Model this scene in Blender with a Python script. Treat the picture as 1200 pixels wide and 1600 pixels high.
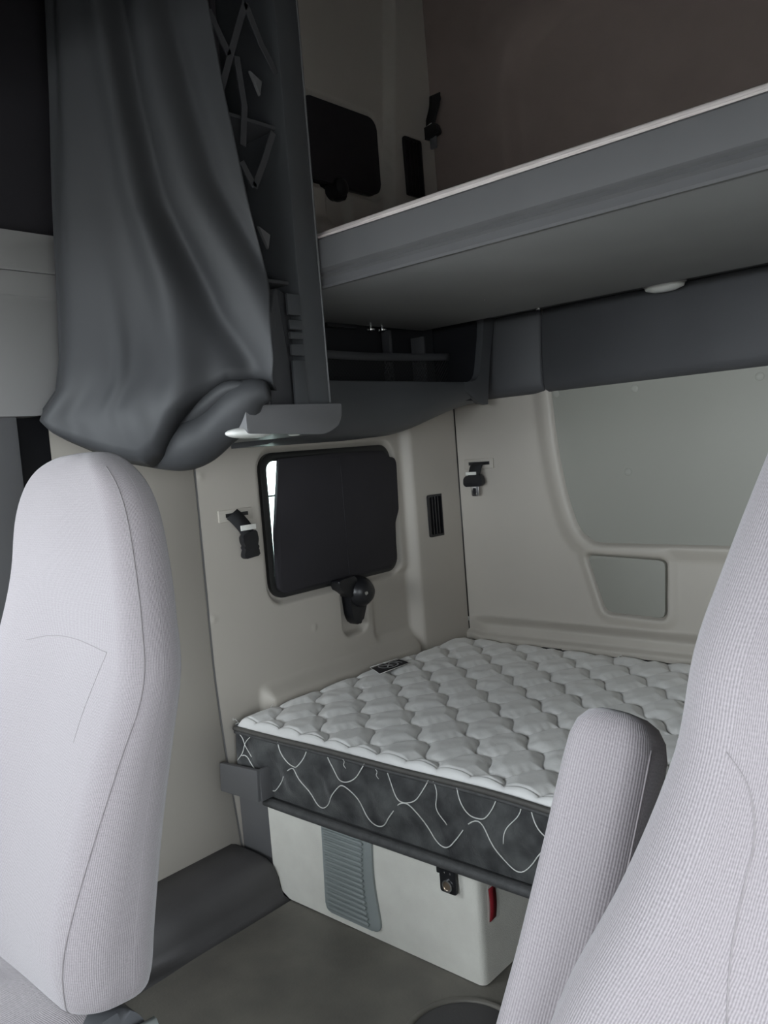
import bpy, bmesh, math, random
import numpy as np
from mathutils import Vector, Matrix
random.seed(4); rng = np.random.default_rng(4)
scene = bpy.context.scene
for o in list(bpy.data.objects): bpy.data.objects.remove(o)
col = scene.collection

# ------------------------------------------------------------------ camera
def cam_axes(yaw, pitch, roll):
    cy, sy = math.cos(yaw), math.sin(yaw)
    f = Vector((-sy*math.cos(pitch), cy*math.cos(pitch), math.sin(pitch)))
    r = Vector((cy, sy, 0)); u = r.cross(f)
    c, s = math.cos(roll), math.sin(roll)
    return c*r+s*u, -s*r+c*u, f
R_, U_, F_ = cam_axes(math.radians(41.8), math.radians(-4.42), math.radians(-4.516))
cd = bpy.data.cameras.new('camera'); cam = bpy.data.objects.new('camera', cd); col.objects.link(cam)
cd.sensor_fit = 'HORIZONTAL'; cd.sensor_width = 36.0; cd.lens = 36.0*1284/1200
cd.clip_start = 0.02; cd.clip_end = 200
m = Matrix.Identity(4)
for i in range(3):
    m[i][0], m[i][1], m[i][2] = R_[i], U_[i], -F_[i]
m[2][3] = 1.10
cam.matrix_world = m
scene.camera = cam

# ------------------------------------------------------------------ daylight
SKY = 4.2
w = bpy.data.worlds.new('World'); scene.world = w; w.use_nodes = True
bg = w.node_tree.nodes['Background']
bg.inputs[0].default_value = (0.89, 0.965, 1.02, 1); bg.inputs[1].default_value = SKY
def portal(loc, rot, sx, sy):
    l = bpy.data.lights.new('portal', 'AREA'); l.shape = 'RECTANGLE'; l.size = sx; l.size_y = sy
    l.cycles.is_portal = True
    o = bpy.data.objects.new('window_portal', l); o.location = loc; o.rotation_euler = rot; col.objects.link(o)
H = math.pi/2
portal((-0.6, -1.12, 1.20), (H, 0, 0), 2.3, 0.7)          # windscreen
portal((-1.85, -0.18, 1.18), (0, -H, 0), 0.6, 1.0)        # left door glass
portal((0.61, -0.24, .80), (0, H, 0), 1.4, 0.95)         # open right door
scene.view_settings.view_transform = 'Standard'; scene.view_settings.look = 'None'
scene.view_settings.gamma = 1; scene.view_settings.use_curve_mapping = False
scene.view_settings.exposure = 2.1
try:
    scene.cycles.use_denoising = True
    scene.cycles.max_bounces = 10; scene.cycles.diffuse_bounces = 7
except Exception: pass

# ------------------------------------------------------------------ materials
def M(name, c, rough=.6, var=0., vscale=6., bump=0., bscale=200., metal=0., spec=.5, sheen=0., c2=None, coat=0., emit=0., dirt=None):
    mt = bpy.data.materials.new(name); mt.use_nodes = True
    nt = mt.node_tree; b = nt.nodes['Principled BSDF']; N = nt.nodes.new; L = nt.links.new
    b.inputs['Roughness'].default_value = rough; b.inputs['Metallic'].default_value = metal
    b.inputs['Specular IOR Level'].default_value = spec
    if sheen: b.inputs['Sheen Weight'].default_value = sheen; b.inputs['Sheen Roughness'].default_value = .4
    if coat: b.inputs['Coat Weight'].default_value = coat
    if emit: b.inputs['Emission Color'].default_value = (*c, 1); b.inputs['Emission Strength'].default_value = emit
    tc = N('ShaderNodeTexCoord'); geo = N('ShaderNodeNewGeometry')
    nz = N('ShaderNodeTexNoise'); nz.inputs['Scale'].default_value = vscale; nz.inputs['Detail'].default_value = 6
    L(geo.outputs['Position'], nz.inputs['Vector'])
    rp = N('ShaderNodeValToRGB'); e = rp.color_ramp.elements
    e[0].position = .3; e[1].position = .7
    d = c2 or tuple(x*(1-var) for x in c)
    e[0].color = (*d, 1); e[1].color = (*c, 1)
    L(nz.outputs['Fac'], rp.inputs['Fac']); L(rp.outputs['Color'], b.inputs['Base Color'])
    if bump:
        n2 = N('ShaderNodeTexNoise'); n2.inputs['Scale'].default_value = bscale; n2.inputs['Detail'].default_value = 3
        L(geo.outputs['Position'], n2.inputs['Vector'])
        bp = N('ShaderNodeBump'); bp.inputs['Strength'].default_value = bump; bp.inputs['Distance'].default_value = .002
        L(n2.outputs['Fac'], bp.inputs['Height']); L(bp.outputs['Normal'], b.inputs['Normal'])
    return mt
def fabric(name, ca, cb, pitch=.0026):
    mt = bpy.data.materials.new(name); mt.use_nodes = True
    nt = mt.node_tree; b = nt.nodes['Principled BSDF']; N = nt.nodes.new; L = nt.links.new
    b.inputs['Roughness'].default_value = .95; b.inputs['Specular IOR Level'].default_value = .15
    b.inputs['Sheen Weight'].default_value = .25; b.inputs['Sheen Roughness'].default_value = .5
    uv = N('ShaderNodeUVMap'); sp = N('ShaderNodeSeparateXYZ'); L(uv.outputs[0], sp.inputs[0])
    nz = N('ShaderNodeTexNoise'); nz.inputs['Scale'].default_value = 420; nz.inputs['Detail'].default_value = 2
    L(uv.outputs[0], nz.inputs['Vector'])
    mu = N('ShaderNodeMath'); mu.operation = 'MULTIPLY'; mu.inputs[1].default_value = 2*math.pi/pitch; L(sp.outputs[0], mu.inputs[0])
    sn = N('ShaderNodeMath'); sn.operation = 'SINE'; L(mu.outputs[0], sn.inputs[0])
    mv = N('ShaderNodeMath'); mv.operation = 'MULTIPLY'; mv.inputs[1].default_value = 2*math.pi/(pitch*1.3); L(sp.outputs[1], mv.inputs[0])
    s2 = N('ShaderNodeMath'); s2.operation = 'SINE'; L(mv.outputs[0], s2.inputs[0])
    a1 = N('ShaderNodeMath'); a1.operation = 'MULTIPLY_ADD'; a1.inputs[1].default_value = .16; a1.inputs[2].default_value = 0
    L(s2.outputs[0], a1.inputs[0])
    a2 = N('ShaderNodeMath'); a2.operation = 'ADD'; L(sn.outputs[0], a2.inputs[0]); L(a1.outputs[0], a2.inputs[1])
    a3 = N('ShaderNodeMath'); a3.operation = 'MULTIPLY_ADD'; a3.inputs[1].default_value = 2.6; L(nz.outputs['Fac'], a3.inputs[0]); L(a2.outputs[0], a3.inputs[2])
    mr = N('ShaderNodeMapRange'); mr.inputs[1].default_value = -.4; mr.inputs[2].default_value = 2.9; L(a3.outputs[0], mr.inputs[0])
    mx = N('ShaderNodeMix'); mx.data_type = 'RGBA'; L(mr.outputs[0], mx.inputs[0])
    mx.inputs[6].default_value = (*ca, 1); mx.inputs[7].default_value = (*cb, 1)
    L(mx.outputs[2], b.inputs['Base Color'])
    bp = N('ShaderNodeBump'); bp.inputs['Strength'].default_value = .45; bp.inputs['Distance'].default_value = .001
    L(mr.outputs[0], bp.inputs['Height']); L(bp.outputs['Normal'], b.inputs['Normal'])
    return mt
m_wall = M('light grey moulded plastic', (.445, .412, .365), .5, .06, 3, .12, 900, c2=(.41, .378, .335))
m_cover = M('light grey flat cover', (.275, .272, .240), .6, .05, 3, .12, 900)
m_fab = M('warm grey headliner', (.27, .215, .195), .95, .1, 8, .3, 600, spec=.1)
m_dark = M('dark grey plastic', (.062, .064, .069), .45, .12, 5, .1, 900)
m_line = M('dark grey lining vinyl', (.062, .062, .067), .6, .12, 5, .2, 700)
m_mid = M('mid grey plastic', (.124, .123, .126), .45, .08, 6, .1, 900)
m_under = M('bunk underside board', (.24, .24, .24), .5, .08, 6, .1, 900)
m_pil = M('pillar grey', (.24, .232, .23), .6, .05, 5, .1, 900)
m_black = M('black plastic', (.012, .012, .014), .35, .2, 20, .05, 900)
m_matte = M('matte black board', (.018, .016, .020), .7, .2, 10, .05, 500)
m_gask = M('black rubber gasket', (.012, .012, .012), .4)
m_web = M('black webbing', (.012, .012, .013), .8, .3, 300, .5, 900)
m_rub = M('dark rubber floor mat', (.20, .187, .160), .5, .0, 7, .35, 160, c2=(.12, .112, .098))
m_kick = M('kick trim rubber', (.075, .071, .072), .6, .15, 9, .2, 300)
m_box = M('bunk base carpet grey', (.80, .785, .72), .9, .1, 14, .5, 500, c2=(.72, .70, .64))
m_step = M('blue grey step rubber', (.30, .33, .325), .55, .1, 8)
m_curt = M('grey vinyl curtain', (.044, .045, .048), .58, .1, 4, .06, 300, spec=.35)
m_sat = M('silver satin ticking', (.80, .79, .77), .38, .05, 9, .6, 45, spec=.6, sheen=.3)
m_side = M('black velour band', (.090, .093, .092), .85, .0, 22, .5, 180, c2=(.020, .020, .022), sheen=.5)
m_pipe = M('grey piping', (.10, .095, .088), .6, .2, 60)
m_white = M('white thread', (.75, .75, .72), .7)
m_edge = M('dark bunk edge trim', (.085, .085, .086), .6, .3, 60, .5, 300)
m_chrome = M('bright metal', (.75, .75, .75), .18, metal=1.)
m_brass = M('dull round button', (.35, .27, .2), .35, metal=.8)
m_red = M('red strap', (.28, .012, .022), .7, .1, 80)
m_tag = M('white tag', (.78, .77, .72), .7, .15, 90)
m_lens = M('white lamp lens', (.72, .72, .69), .3)
m_pink = M('pale mattress cloth', (.72, .65, .63), .9, .1, 30, .3, 400)
m_net = M('black net', (.02, .02, .02), .8)
m_strap = M('elastic strap', (.06, .06, .065), .6, .1, 90)
m_seat = fabric('ribbed grey seat cloth', (.130, .117, .122), (.252, .229, .238))
m_seam = M('seam thread', (.17, .155, .158), .9)
m_seam_l = M('light seam thread', (.21, .19, .195), .9)
m_ground = M('concrete yard', (.35, .34, .32), .9, .2, 1)
m_logo = M('grey emblem print', (.30, .30, .30), .8)
m_rivet = M('plug grey', (.28, .278, .247), .6)
m_glass = bpy.data.materials.new('window glass'); m_glass.use_nodes = True
_nt = m_glass.node_tree; _nt.nodes.remove(_nt.nodes['Principled BSDF'])
_g = _nt.nodes.new('ShaderNodeBsdfGlossy'); _g.inputs['Roughness'].default_value = .02
_t = _nt.nodes.new('ShaderNodeBsdfTransparent'); _t.inputs[0].default_value = (.86, .95, .92, 1)
_x = _nt.nodes.new('ShaderNodeMixShader'); _x.inputs[0].default_value = .07
_nt.links.new(_t.outputs[0], _x.inputs[1]); _nt.links.new(_g.outputs[0], _x.inputs[2])
_nt.links.new(_x.outputs[0], _nt.nodes['Material Output'].inputs['Surface'])

# ------------------------------------------------------------------ helpers
WL = {}
def wloc(o): return WL.get(o.name, Vector((0, 0, 0))) if o else Vector((0, 0, 0))
def tag(o, label=None, cat=None, group=None, kind=None):
    if label: o['label'] = label
    if cat: o['category'] = cat
    if group: o['group'] = group
    if kind: o['kind'] = kind
    return o
def thing(name, loc, label, cat, group=None, kind=None):
    o = bpy.data.objects.new(name, None); col.objects.link(o); o.location = loc; o.empty_display_size = .05
    WL[o.name] = Vector(loc)
    return tag(o, label, cat, group, kind)
def mesh(name, verts, faces, mat, parent=None, smooth=True, uvs=None, sharp=None):
    v = np.asarray(verts, float); lo, hi = v.min(0), v.max(0)
    c = Vector(((lo[0]+hi[0])/2, (lo[1]+hi[1])/2, lo[2]))
    me = bpy.data.meshes.new(name); me.from_pydata((v-np.array(c)).tolist(), [], [list(map(int, f)) for f in faces])
    if uvs is not None:
        ul = me.uv_layers.new(name='UVMap'); li = np.empty(len(me.loops), int); me.loops.foreach_get('vertex_index', li)
        ul.data.foreach_set('uv', np.asarray(uvs, float)[li].ravel())
    me.materials.append(mat)
    if smooth:
        me.polygons.foreach_set('use_smooth', [True]*len(me.polygons))
    me.update()
    o = bpy.data.objects.new(name, me); col.objects.link(o)
    o.location = c - wloc(parent); o.parent = parent; WL[o.name] = c
    if smooth and sharp:
        try: me.set_sharp_from_angle(angle=math.radians(sharp))
        except Exception: pass
    return o
def bm_out(bm, name, mat, parent, smooth=True, sharp=40):
    bmesh.ops.recalc_face_normals(bm, faces=bm.faces)
    bm.verts.index_update()
    v = [tuple(x.co) for x in bm.verts]; f = [[x.index for x in p.verts] for p in bm.faces]; bm.free()
    return mesh(name, v, f, mat, parent, smooth, sharp=sharp)
def box(name, x0, x1, y0, y1, z0, z1, mat, parent=None, bev=.004, seg=2, rot=None):
    bm = bmesh.new()
    bmesh.ops.create_cube(bm, size=1)
    for v in bm.verts:
        v.co = Vector((x0+(v.co.x+.5)*(x1-x0), y0+(v.co.y+.5)*(y1-y0), z0+(v.co.z+.5)*(z1-z0)))
    if bev: bmesh.ops.bevel(bm, geom=list(bm.edges), offset=bev, segments=seg, profile=.6, affect='EDGES')
    if rot is not None:
        c = Vector(((x0+x1)/2, (y0+y1)/2, (z0+z1)/2))
        for v in bm.verts: v.co = c + rot @ (v.co-c)
    return bm_out(bm, name, mat, parent)
def prism(name, poly, axis, a, b, mat, parent=None, bev=.003, seg=2):
    """poly: 2D points in the two other axes (x:yz, y:xz, z:xy), extruded from a to b."""
    def P(p, t): return {'x': (t, p[0], p[1]), 'y': (p[0], t, p[1]), 'z': (p[0], p[1], t)}[axis]
    bm = bmesh.new()
    A = [bm.verts.new(P(p, a)) for p in poly]; B = [bm.verts.new(P(p, b)) for p in poly]
    n = len(poly)
    fa = bm.faces.new(A); fb = bm.faces.new(B[::-1])
    for i in range(n): bm.faces.new((A[i], B[i], B[(i+1) % n], A[(i+1) % n]))
    if bev:
        ed = list(set(list(fa.edges)+list(fb.edges)))
        bmesh.ops.bevel(bm, geom=ed, offset=bev, segments=seg, profile=.6, affect='EDGES')
    return bm_out(bm, name, mat, parent)
def rrect(a0, a1, b0, b1, r, n=6):
    out = []
    for (ca, cb, s) in ((a1-r, b1-r, 0), (a0+r, b1-r, 1), (a0+r, b0+r, 2), (a1-r, b0+r, 3)):
        for i in range(n+1):
            t = (s+i/n)*math.pi/2
            out.append((ca+r*math.cos(t), cb+r*math.sin(t)))
    return out
def rpoly(pts, r, n=6):
    """round the corners of a convex 2D polygon; r single or list"""
    out = []; k = len(pts)
    for i in range(k):
        p0, p1, p2 = (np.array(pts[(i+j) % k], float) for j in (-1, 0, 1))
        rr = r[i] if isinstance(r, (list, tuple)) else r
        d0 = (p0-p1)/np.linalg.norm(p0-p1); d2 = (p2-p1)/np.linalg.norm(p2-p1)
        rr = min(rr, .48*np.linalg.norm(p0-p1), .48*np.linalg.norm(p2-p1))
        a, b = p1+d0*rr, p1+d2*rr
        for j in range(n+1):
            t = j/n; out.append(tuple((1-t)**2*a+2*t*(1-t)*p1+t*t*b))
    return out
def frames(pts):
    pts = [Vector(p) for p in pts]; T = []
    for i in range(len(pts)):
        T.append((pts[min(i+1, len(pts)-1)]-pts[max(i-1, 0)]).normalized())
    up = Vector((0, 0, 1)) if abs(T[0].z) < .9 else Vector((0, 1, 0))
    out = []
    for p, t in zip(pts, T):
        s = t.cross(up).normalized(); up2 = s.cross(t).normalized(); up = up2
        out.append((p, s, up2))
    return out
def tube(name, pts, r, mat, parent=None, sides=8, ry=None, cap=True):
    V, Fc = [], []; fr = frames(pts); n = len(fr)
    for i, (p, s, u) in enumerate(fr):
        ra = r[i] if isinstance(r, (list, tuple, np.ndarray)) else r
        rb = (ry[i] if isinstance(ry, (list, tuple, np.ndarray)) else ry) if ry is not None else ra
        for k in range(sides):
            a = 2*math.pi*k/sides; V.append(tuple(p+s*ra*math.cos(a)+u*rb*math.sin(a)))
    for i in range(n-1):
        for k in range(sides):
            k2 = (k+1) % sides; Fc.append((i*sides+k, i*sides+k2, (i+1)*sides+k2, (i+1)*sides+k))
    if cap: Fc += [tuple(range(sides))[::-1], tuple(range((n-1)*sides, n*sides))]
    return mesh(name, V, Fc, mat, parent)
def catmull(P, n=8):
    P = [np.array(p, float) for p in P]; out = []
    Q = [2*P[0]-P[1]]+P+[2*P[-1]-P[-2]]
    for i in range(1, len(Q)-2):
        for j in range(n):
            t = j/n; a, b, c, d = Q[i-1:i+3]
            out.append(.5*((2*b)+(-a+c)*t+(2*a-5*b+4*c-d)*t*t+(-a+3*b-3*c+d)*t**3))
    out.append(P[-1]); return out
def loft(name, secs, mat, parent=None, cap=True, uv=True):
    S = np.array(secs, float); n, k = S.shape[:2]
    # closed rings with a doubled seam vertex for the UVs
    S2 = np.concatenate([S, S[:, :1]], 1); k2 = k+1
    seg = np.linalg.norm(np.diff(S2, axis=1), axis=2); mseg = seg.max(0)
    u = np.concatenate([[0], np.cumsum(mseg)])
    cv = S.mean(1); v = np.concatenate([[0], np.cumsum(np.linalg.norm(np.diff(cv, axis=0), axis=1))])
    V = S2.reshape(-1, 3); UV = np.stack(np.broadcast_arrays(u[None, :], v[:, None]), -1).reshape(-1, 2)
    F = [(i*k2+j, i*k2+j+1, (i+1)*k2+j+1, (i+1)*k2+j) for i in range(n-1) for j in range(k)]
    V = V.tolist(); UV = UV.tolist()
    if cap:
        for i, fl in ((0, 1), (n-1, 0)):
            c = S[i].mean(0); ci = len(V); V.append(c.tolist()); UV.append([u[-1]/2, v[i]])
            for j in range(k):
                a, b = i*k2+j, i*k2+j+1
                F.append((ci, b, a) if fl else (ci, a, b))
    o = mesh(name, V, F, mat, parent, uvs=UV)
    bm = bmesh.new(); bm.from_mesh(o.data); bmesh.ops.remove_doubles(bm, verts=bm.verts, dist=1e-6)
    bmesh.ops.recalc_face_normals(bm, faces=bm.faces); bm.to_mesh(o.data); bm.free()
    return o
def lathe(name, prof, origin, axis, mat, parent=None, n=24):
    """prof: (r, h) along axis vector"""
    ax = Vector(axis).normalized(); s = ax.orthogonal().normalized(); t = ax.cross(s); O = Vector(origin)
    V, F = [], []
    for (r, h) in prof:
        for k in range(n):
            a = 2*math.pi*k/n; V.append(tuple(O+ax*h+(s*math.cos(a)+t*math.sin(a))*max(r, 1e-5)))
    for i in range(len(prof)-1):
        for k in range(n):
            k2 = (k+1) % n; F.append((i*n+k, i*n+k2, (i+1)*n+k2, (i+1)*n+k))
    F += [tuple(range(n))[::-1], tuple(range((len(prof)-1)*n, len(prof)*n))]
    return mesh(name, V, F, mat, parent, sharp=35)
def ellipsoid(name, c, r, mat, parent=None, n=20, cut=None):
    bm = bmesh.new(); bmesh.ops.create_uvsphere(bm, u_segments=n, v_segments=n//2+2, radius=1)
    for v in bm.verts: v.co = Vector(c)+Vector((v.co.x*r[0], v.co.y*r[1], v.co.z*r[2]))
    return bm_out(bm, name, mat, parent, sharp=None)
def smooth01(x): x = np.clip(x, 0, 1); return x*x*(3-2*x)
def sdrr(u, v, u0, u1, v0, v1, r):
    cu, cv, hu, hv = (u0+u1)/2, (v0+v1)/2, (u1-u0)/2, (v1-v0)/2
    qx, qy = np.abs(u-cu)-hu+r, np.abs(v-cv)-hv+r
    return np.hypot(np.maximum(qx, 0), np.maximum(qy, 0))+np.minimum(np.maximum(qx, qy), 0)-r
def hfield(name, us, vs, P, h, mat, parent=None, hole=None, flip=False):
    """moulded panel: grid us x vs, P(u, v, h) -> xyz arrays"""
    Ug, Vg = np.meshgrid(us, vs, indexing='ij'); Hh = h(Ug, Vg)
    X, Y, Z = P(Ug, Vg, Hh)
    V = np.stack([np.broadcast_to(a, Ug.shape) for a in (X, Y, Z)], -1).reshape(-1, 3)
    nu, nv = Ug.shape; I = np.arange(nu*nv).reshape(nu, nv)
    q = np.stack([I[:-1, :-1], I[1:, :-1], I[1:, 1:], I[:-1, 1:]], -1)
    if flip: q = q[..., ::-1]
    if hole is not None:
        uc = (Ug[:-1, :-1]+Ug[1:, 1:])/2; vc = (Vg[:-1, :-1]+Vg[1:, 1:])/2
        q = q[~hole(uc, vc)]
    q = q.reshape(-1, 4)
    return mesh(name, V, q, mat, parent)
def steps(*segs):
    out = []
    for a, b, d in segs: out += list(np.linspace(a, b, max(2, int(round((b-a)/d))+1))[:-1])
    out.append(segs[-1][1]); return np.array(out)

XL, YR = -1.735, 2.285

# ================================================================== the setting
g = box('ground', -40, 40, -40, 40, -1.32, -1.22, m_ground, None, 0); tag(g, 'grey concrete yard outside the cab', 'ground', kind='structure')
fl = thing('floor', (-.6, .5, 0), 'worn dark rubber floor mat of the truck cab', 'floor', kind='structure')
ys = steps((-1.15, .5, .05), (.5, 1.7, .012), (1.7, 2.3, .05))
xs = steps((-1.76, -.6, .012), (-.6, .56, .05))
def hfloor(u, v):
    d = np.hypot(u+.903, v-1.115)
    ring = .010*np.exp(-((d-.112)/.006)**2)-.006*smooth01((.108-d)/.010)
    duct = .098*smooth01((-1.555-u)/.035)*smooth01((1.275-v)/.02)
    return .0015*np.sin(u*9+v*4)*np.sin(v*7)
tube('mat_ring', [(-.903+.112*math.cos(a), 1.115+.112*math.sin(a), .004) for a in np.linspace(0, 2*math.pi, 49)], .007, m_rub, fl, 8, ry=.005, cap=False)
lathe('mat_cup', [(.106, -.006), (.106, .0035), (.100, .0045), (.02, .0035)], (-.903, 1.115, 0), (0, 0, 1), m_kick, fl, 40)
hfield('mat', xs, ys, lambda u, v, h: (u, v, h), hfloor, m_rub, fl)
box('underlay', -1.80, .6, -1.2, 2.36, -.08, -.012, m_kick, fl, 0)
# moulded rubber duct along the foot of the left wall
secs = []
for y, k in ((.80, 1), (1.0, 1), (1.2, 1), (1.24, 1), (1.255, .93), (1.262, .8)):
    top = .098*k
    prof = [(-1.76, 0), (-1.76, top+.004), (-1.66, top+.004), (-1.615, top), (-1.592, top-.010), (-1.579, top-.03), (-1.572, top-.06), (-1.566, .004), (-1.54, 0)]
    secs.append([(p[0], y, max(0, p[1])) for p in prof])
loft('duct_cover', secs, m_kick, fl)

# ---------------- left wall
wl = thing('wall_left', (XL, 1.7, 0), 'light grey moulded plastic side wall of the sleeper with a window', 'wall', kind='structure')
W1 = (1.468, 1.985, .718, 1.100, .035)
W2 = (1.735, 2.035, 1.905, 2.125, .035)
def hleft(u, v):
    hi = smooth01((v-1.40)/.1)
    u0 = 2.035+hi*(.022+.12*np.clip(v-1.9, -.2, .6))
    h = (.028+.012*hi)*smooth01((u-u0)/(.035-.026*hi))+.020*np.clip((u-u0-.02)/.23, 0, 1)
    for (a, b, c, d, r), k in ((W1, 1), (W2, 1)):
        s = sdrr(u, v, a-.022, b+.02, c-.024, d+.02, r+.015)
        h = h-.020*smooth01(.5-s/.018)*(1-.0*k)
    for (a, b, c, d) in ((1.722, 1.822, .545, .74), (1.80, 1.90, 1.74, 1.93)):
        s = sdrr(u, v, a, b, c, d, .03); h = h-.030*smooth01(.5-s/.016)
    # dip between the window and the column, under the window
    s = sdrr(u, v, 1.86, 2.10, .50, .70, .03); h = h-.012*smooth01(.5-s/.03)*smooth01((2.05-u)/.02)
    h = h+.034*smooth01((.492-v)/.05)*smooth01((u-1.375)/.03)*smooth01((2.06-u)/.03)
    h = h+.034*smooth01((1.80-v)/.05)*smooth01((2.06-u)/.03)*smooth01((v-1.2)/.1)
    for (a, b) in ((1.252, .697), (1.252, 1.065), (1.60, .60)):
        h = h+.0022*smooth01((.011-np.hypot(u-a, v-b))/.004)
    h = h-.003*np.exp(-((v-2.092)/.004)**2)*smooth01((u-2.06)/.01)
    return h
def wallhole(u, v):
    return (sdrr(u, v, *W1) < 0) | (sdrr(u, v, *W2) < 0) | (sdrr(u, v, 2.123, 2.193, .798, .929, .004) < 0) | (sdrr(u, v, 2.120, 2.200, 1.905, 2.08, .004) < 0)
ys = steps((1.241, 1.44, .008), (1.44, 1.86, .005), (1.86, 2.283, .006))
zs = steps((0, .42, .02), (.42, 1.15, .005), (1.15, 1.70, .02), (1.70, 2.16, .006), (2.16, 2.66, .03))
lean = lambda y, z: y+.045*np.clip((.6-z)/.6, 0, 1)**1.5*np.clip((1.44-y)/.2, 0, 1)
hfield('side_panel', ys, zs, lambda u, v, h: (XL+h, lean(u, v), v), hleft, m_wall, wl, wallhole, flip=False)
zs2 = steps((0, 1.62, .03))
V = []; F = []
for i, z in enumerate(zs2):
    ye = 1.2395+.045*max(0, (.6-z)/.6)**1.5
    for y, x in ((.87, XL-.004), (1.0, XL), (ye-.006, XL), (ye, XL-.006), (ye, XL-.03)): V.append((x, y, z))
for i in range(len(zs2)-1):
    for j in range(4): F.append((i*5+j, i*5+j+1, (i+1)*5+j+1, (i+1)*5+j))
mesh('front_panel', V, F, m_wall, wl)
V = []; F = []
for i, z in enumerate(zs2):
    ye = 1.240+.045*max(0, (.6-z)/.6)**1.5
    V += [(XL-.006, ye-.012, z), (XL-.006, ye+.012, z)]
for i in range(len(zs2)-1): F.append((2*i, 2*i+1, 2*i+3, 2*i+2))
mesh('seam_backing', V, F, m_pil, wl)
# outer skin of the cab, behind the mouldings (left open where the windows are)
for nm, y0, y1, z0, z1 in (('outer_skin', .45, 1.45, -.1, 2.7), ('outer_skin', 1.45, 2.40, -.1, .70), ('outer_skin', 1.45, 1.72, 1.12, 2.7),
                           ('outer_skin', 2.0, 2.4, .70, 1.12), ('outer_skin', 1.72, 2.4, 1.12, 1.89), ('outer_skin', 1.72, 2.4, 2.14, 2.7), ('outer_skin', 2.05, 2.4, 1.89, 2.14)):
    box(nm, XL-.10, XL-.055, y0, y1, z0, z1, m_dark, wl, 0)
# door pillar seen behind the left seat
bp_ = thing('trim_1', (-1.72, .82, 0), 'grey plastic door pillar trim behind the curtain at far left', 'trim', kind='structure')
box('lower_pillar', -1.79, -1.715, .50, .795, 0, 1.30, m_mid, bp_, .012)
box('dark_recess', -1.79, -1.755, .79, .90, 0, 2.6, m_black, bp_, 0)
prism('upper_cover', rpoly([(.50, 1.225), (.895, 1.225), (.915, 1.473), (.50, 1.473)], [.01, .07, .006, .006]), 'x', -1.76, -1.69, m_pil, bp_, .003)
box('seam_strip', -1.76, -1.694, .50, .917, 1.4738, 1.5242, m_pil, bp_, .0015)
prism('header_cover', rpoly([(.50, 1.525), (.918, 1.525), (.925, 1.606), (.50, 1.606)], [.006, .006, .02, .006]), 'x', -1.76, -1.69, m_pil, bp_, .002)
box('upper_recess', -1.79, -1.735, .45, 1.24, 1.60, 2.65, m_matte, bp_, 0)

# ---------------- windows
def window(name, Wd, label):
    t = thing(name, (XL, (Wd[0]+Wd[1])/2, Wd[2]), label, 'window', kind='structure')
    a, b, c, d, r = Wd
    o = rrect(a-.012, b+.012, c-.012, d+.012, r+.012); i = rrect(a+.012, b-.012, c+.012, d-.012, r-.01)
    V, F = [], []; n = len(o)
    for ring, x in ((o, XL-.07), (o, XL-.008), ([( .5*p[0]+.5*q[0], .5*p[1]+.5*q[1]) for p, q in zip(o, i)], XL-.004), (i, XL-.009), (i, XL-.07)):
        V += [(x, p[0], p[1]) for p in ring]
    for k in range(4):
        for j in range(n): F.append((k*n+j, k*n+(j+1) % n, (k+1)*n+(j+1) % n, (k+1)*n+j))
    mesh('gasket', V, F, m_gask, t, sharp=50)
    prism('pane', rrect(a, b, c, d, r), 'x', XL-.052, XL-.047, m_glass, t, 0)
    return t
w1 = window('window_1', W1, 'rounded side window with black rubber gasket above the lower mattress')
w2 = window('window_2', W2, 'small dark upper side window above the upper bunk')
box('mullion', XL-.066, XL-.053, 1.47, 1.56, .988, .993, m_black, w1, 0)

# ---------------- rear wall
wr = thing('wall_rear', (-.6, YR, 0), 'light grey moulded plastic rear wall behind the lower mattress', 'wall', kind='structure')
PAN = [(-1.302, 1.30), (-1.290, 1.08), (-1.262, .90), (-1.215, .765), (.35, .755), (.45, 1.30)]
PANr = rpoly(PAN, [.01, .5, .12, .10, .05, .01], 8)
def sdpoly(u, v, P):
    P = np.array(P); d = np.full(u.shape, 1e9); ins = np.zeros(u.shape, bool)
    for i in range(len(P)):
        a, b = P[i], P[(i+1) % len(P)]; e = b-a
        t = np.clip(((u-a[0])*e[0]+(v-a[1])*e[1])/max(e@e, 1e-12), 0, 1)
        d = np.minimum(d, np.hypot(u-a[0]-t*e[0], v-a[1]-t*e[1]))
        c = ((a[1] > v) != (b[1] > v)) & (u < (b[0]-a[0])*(v-a[1])/((b[1]-a[1]) if b[1] != a[1] else 1e-12)+a[0])
        ins ^= c
    return np.where(ins, -d, d)
TRAP = [(-1.218, .728), (-.965, .718), (-.975, .540), (-1.165, .548)]
TRAPr = rpoly(TRAP, .022, 6)
def hrear(u, v):
    s = sdpoly(u, v, PANr)
    h = .022*smooth01((.085-s)/.06)*smooth01((v-.70)/.06) - .020*smooth01((.012-s)/.016)*smooth01((v-.70)/.06)
    t = sdpoly(u, v, TRAPr)
    h = h+.010*smooth01((.040-t)/.03)-.022*smooth01((.006-t)/.010)
    prof = .034*smooth01((.506-v)/.025)-.020*smooth01((.490-v)/.03)*0
    h = h+prof*smooth01((u+1.70)/.12)+.014*smooth01((.455-v)/.015)
    return h
xs = steps((-1.7058, -1.45, .010), (-1.45, -.93, .006), (-.93, .5, .05))
zs = steps((0, .40, .05), (.40, .80, .005), (.80, 1.34, .02))
hfield('rear_panel', xs, zs, lambda u, v, h: (u, YR-h, v), hrear, m_wall, wr)
prism('upper_cover', PANr, 'y', YR-.014, YR+.002, m_cover, wr, .004)
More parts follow.
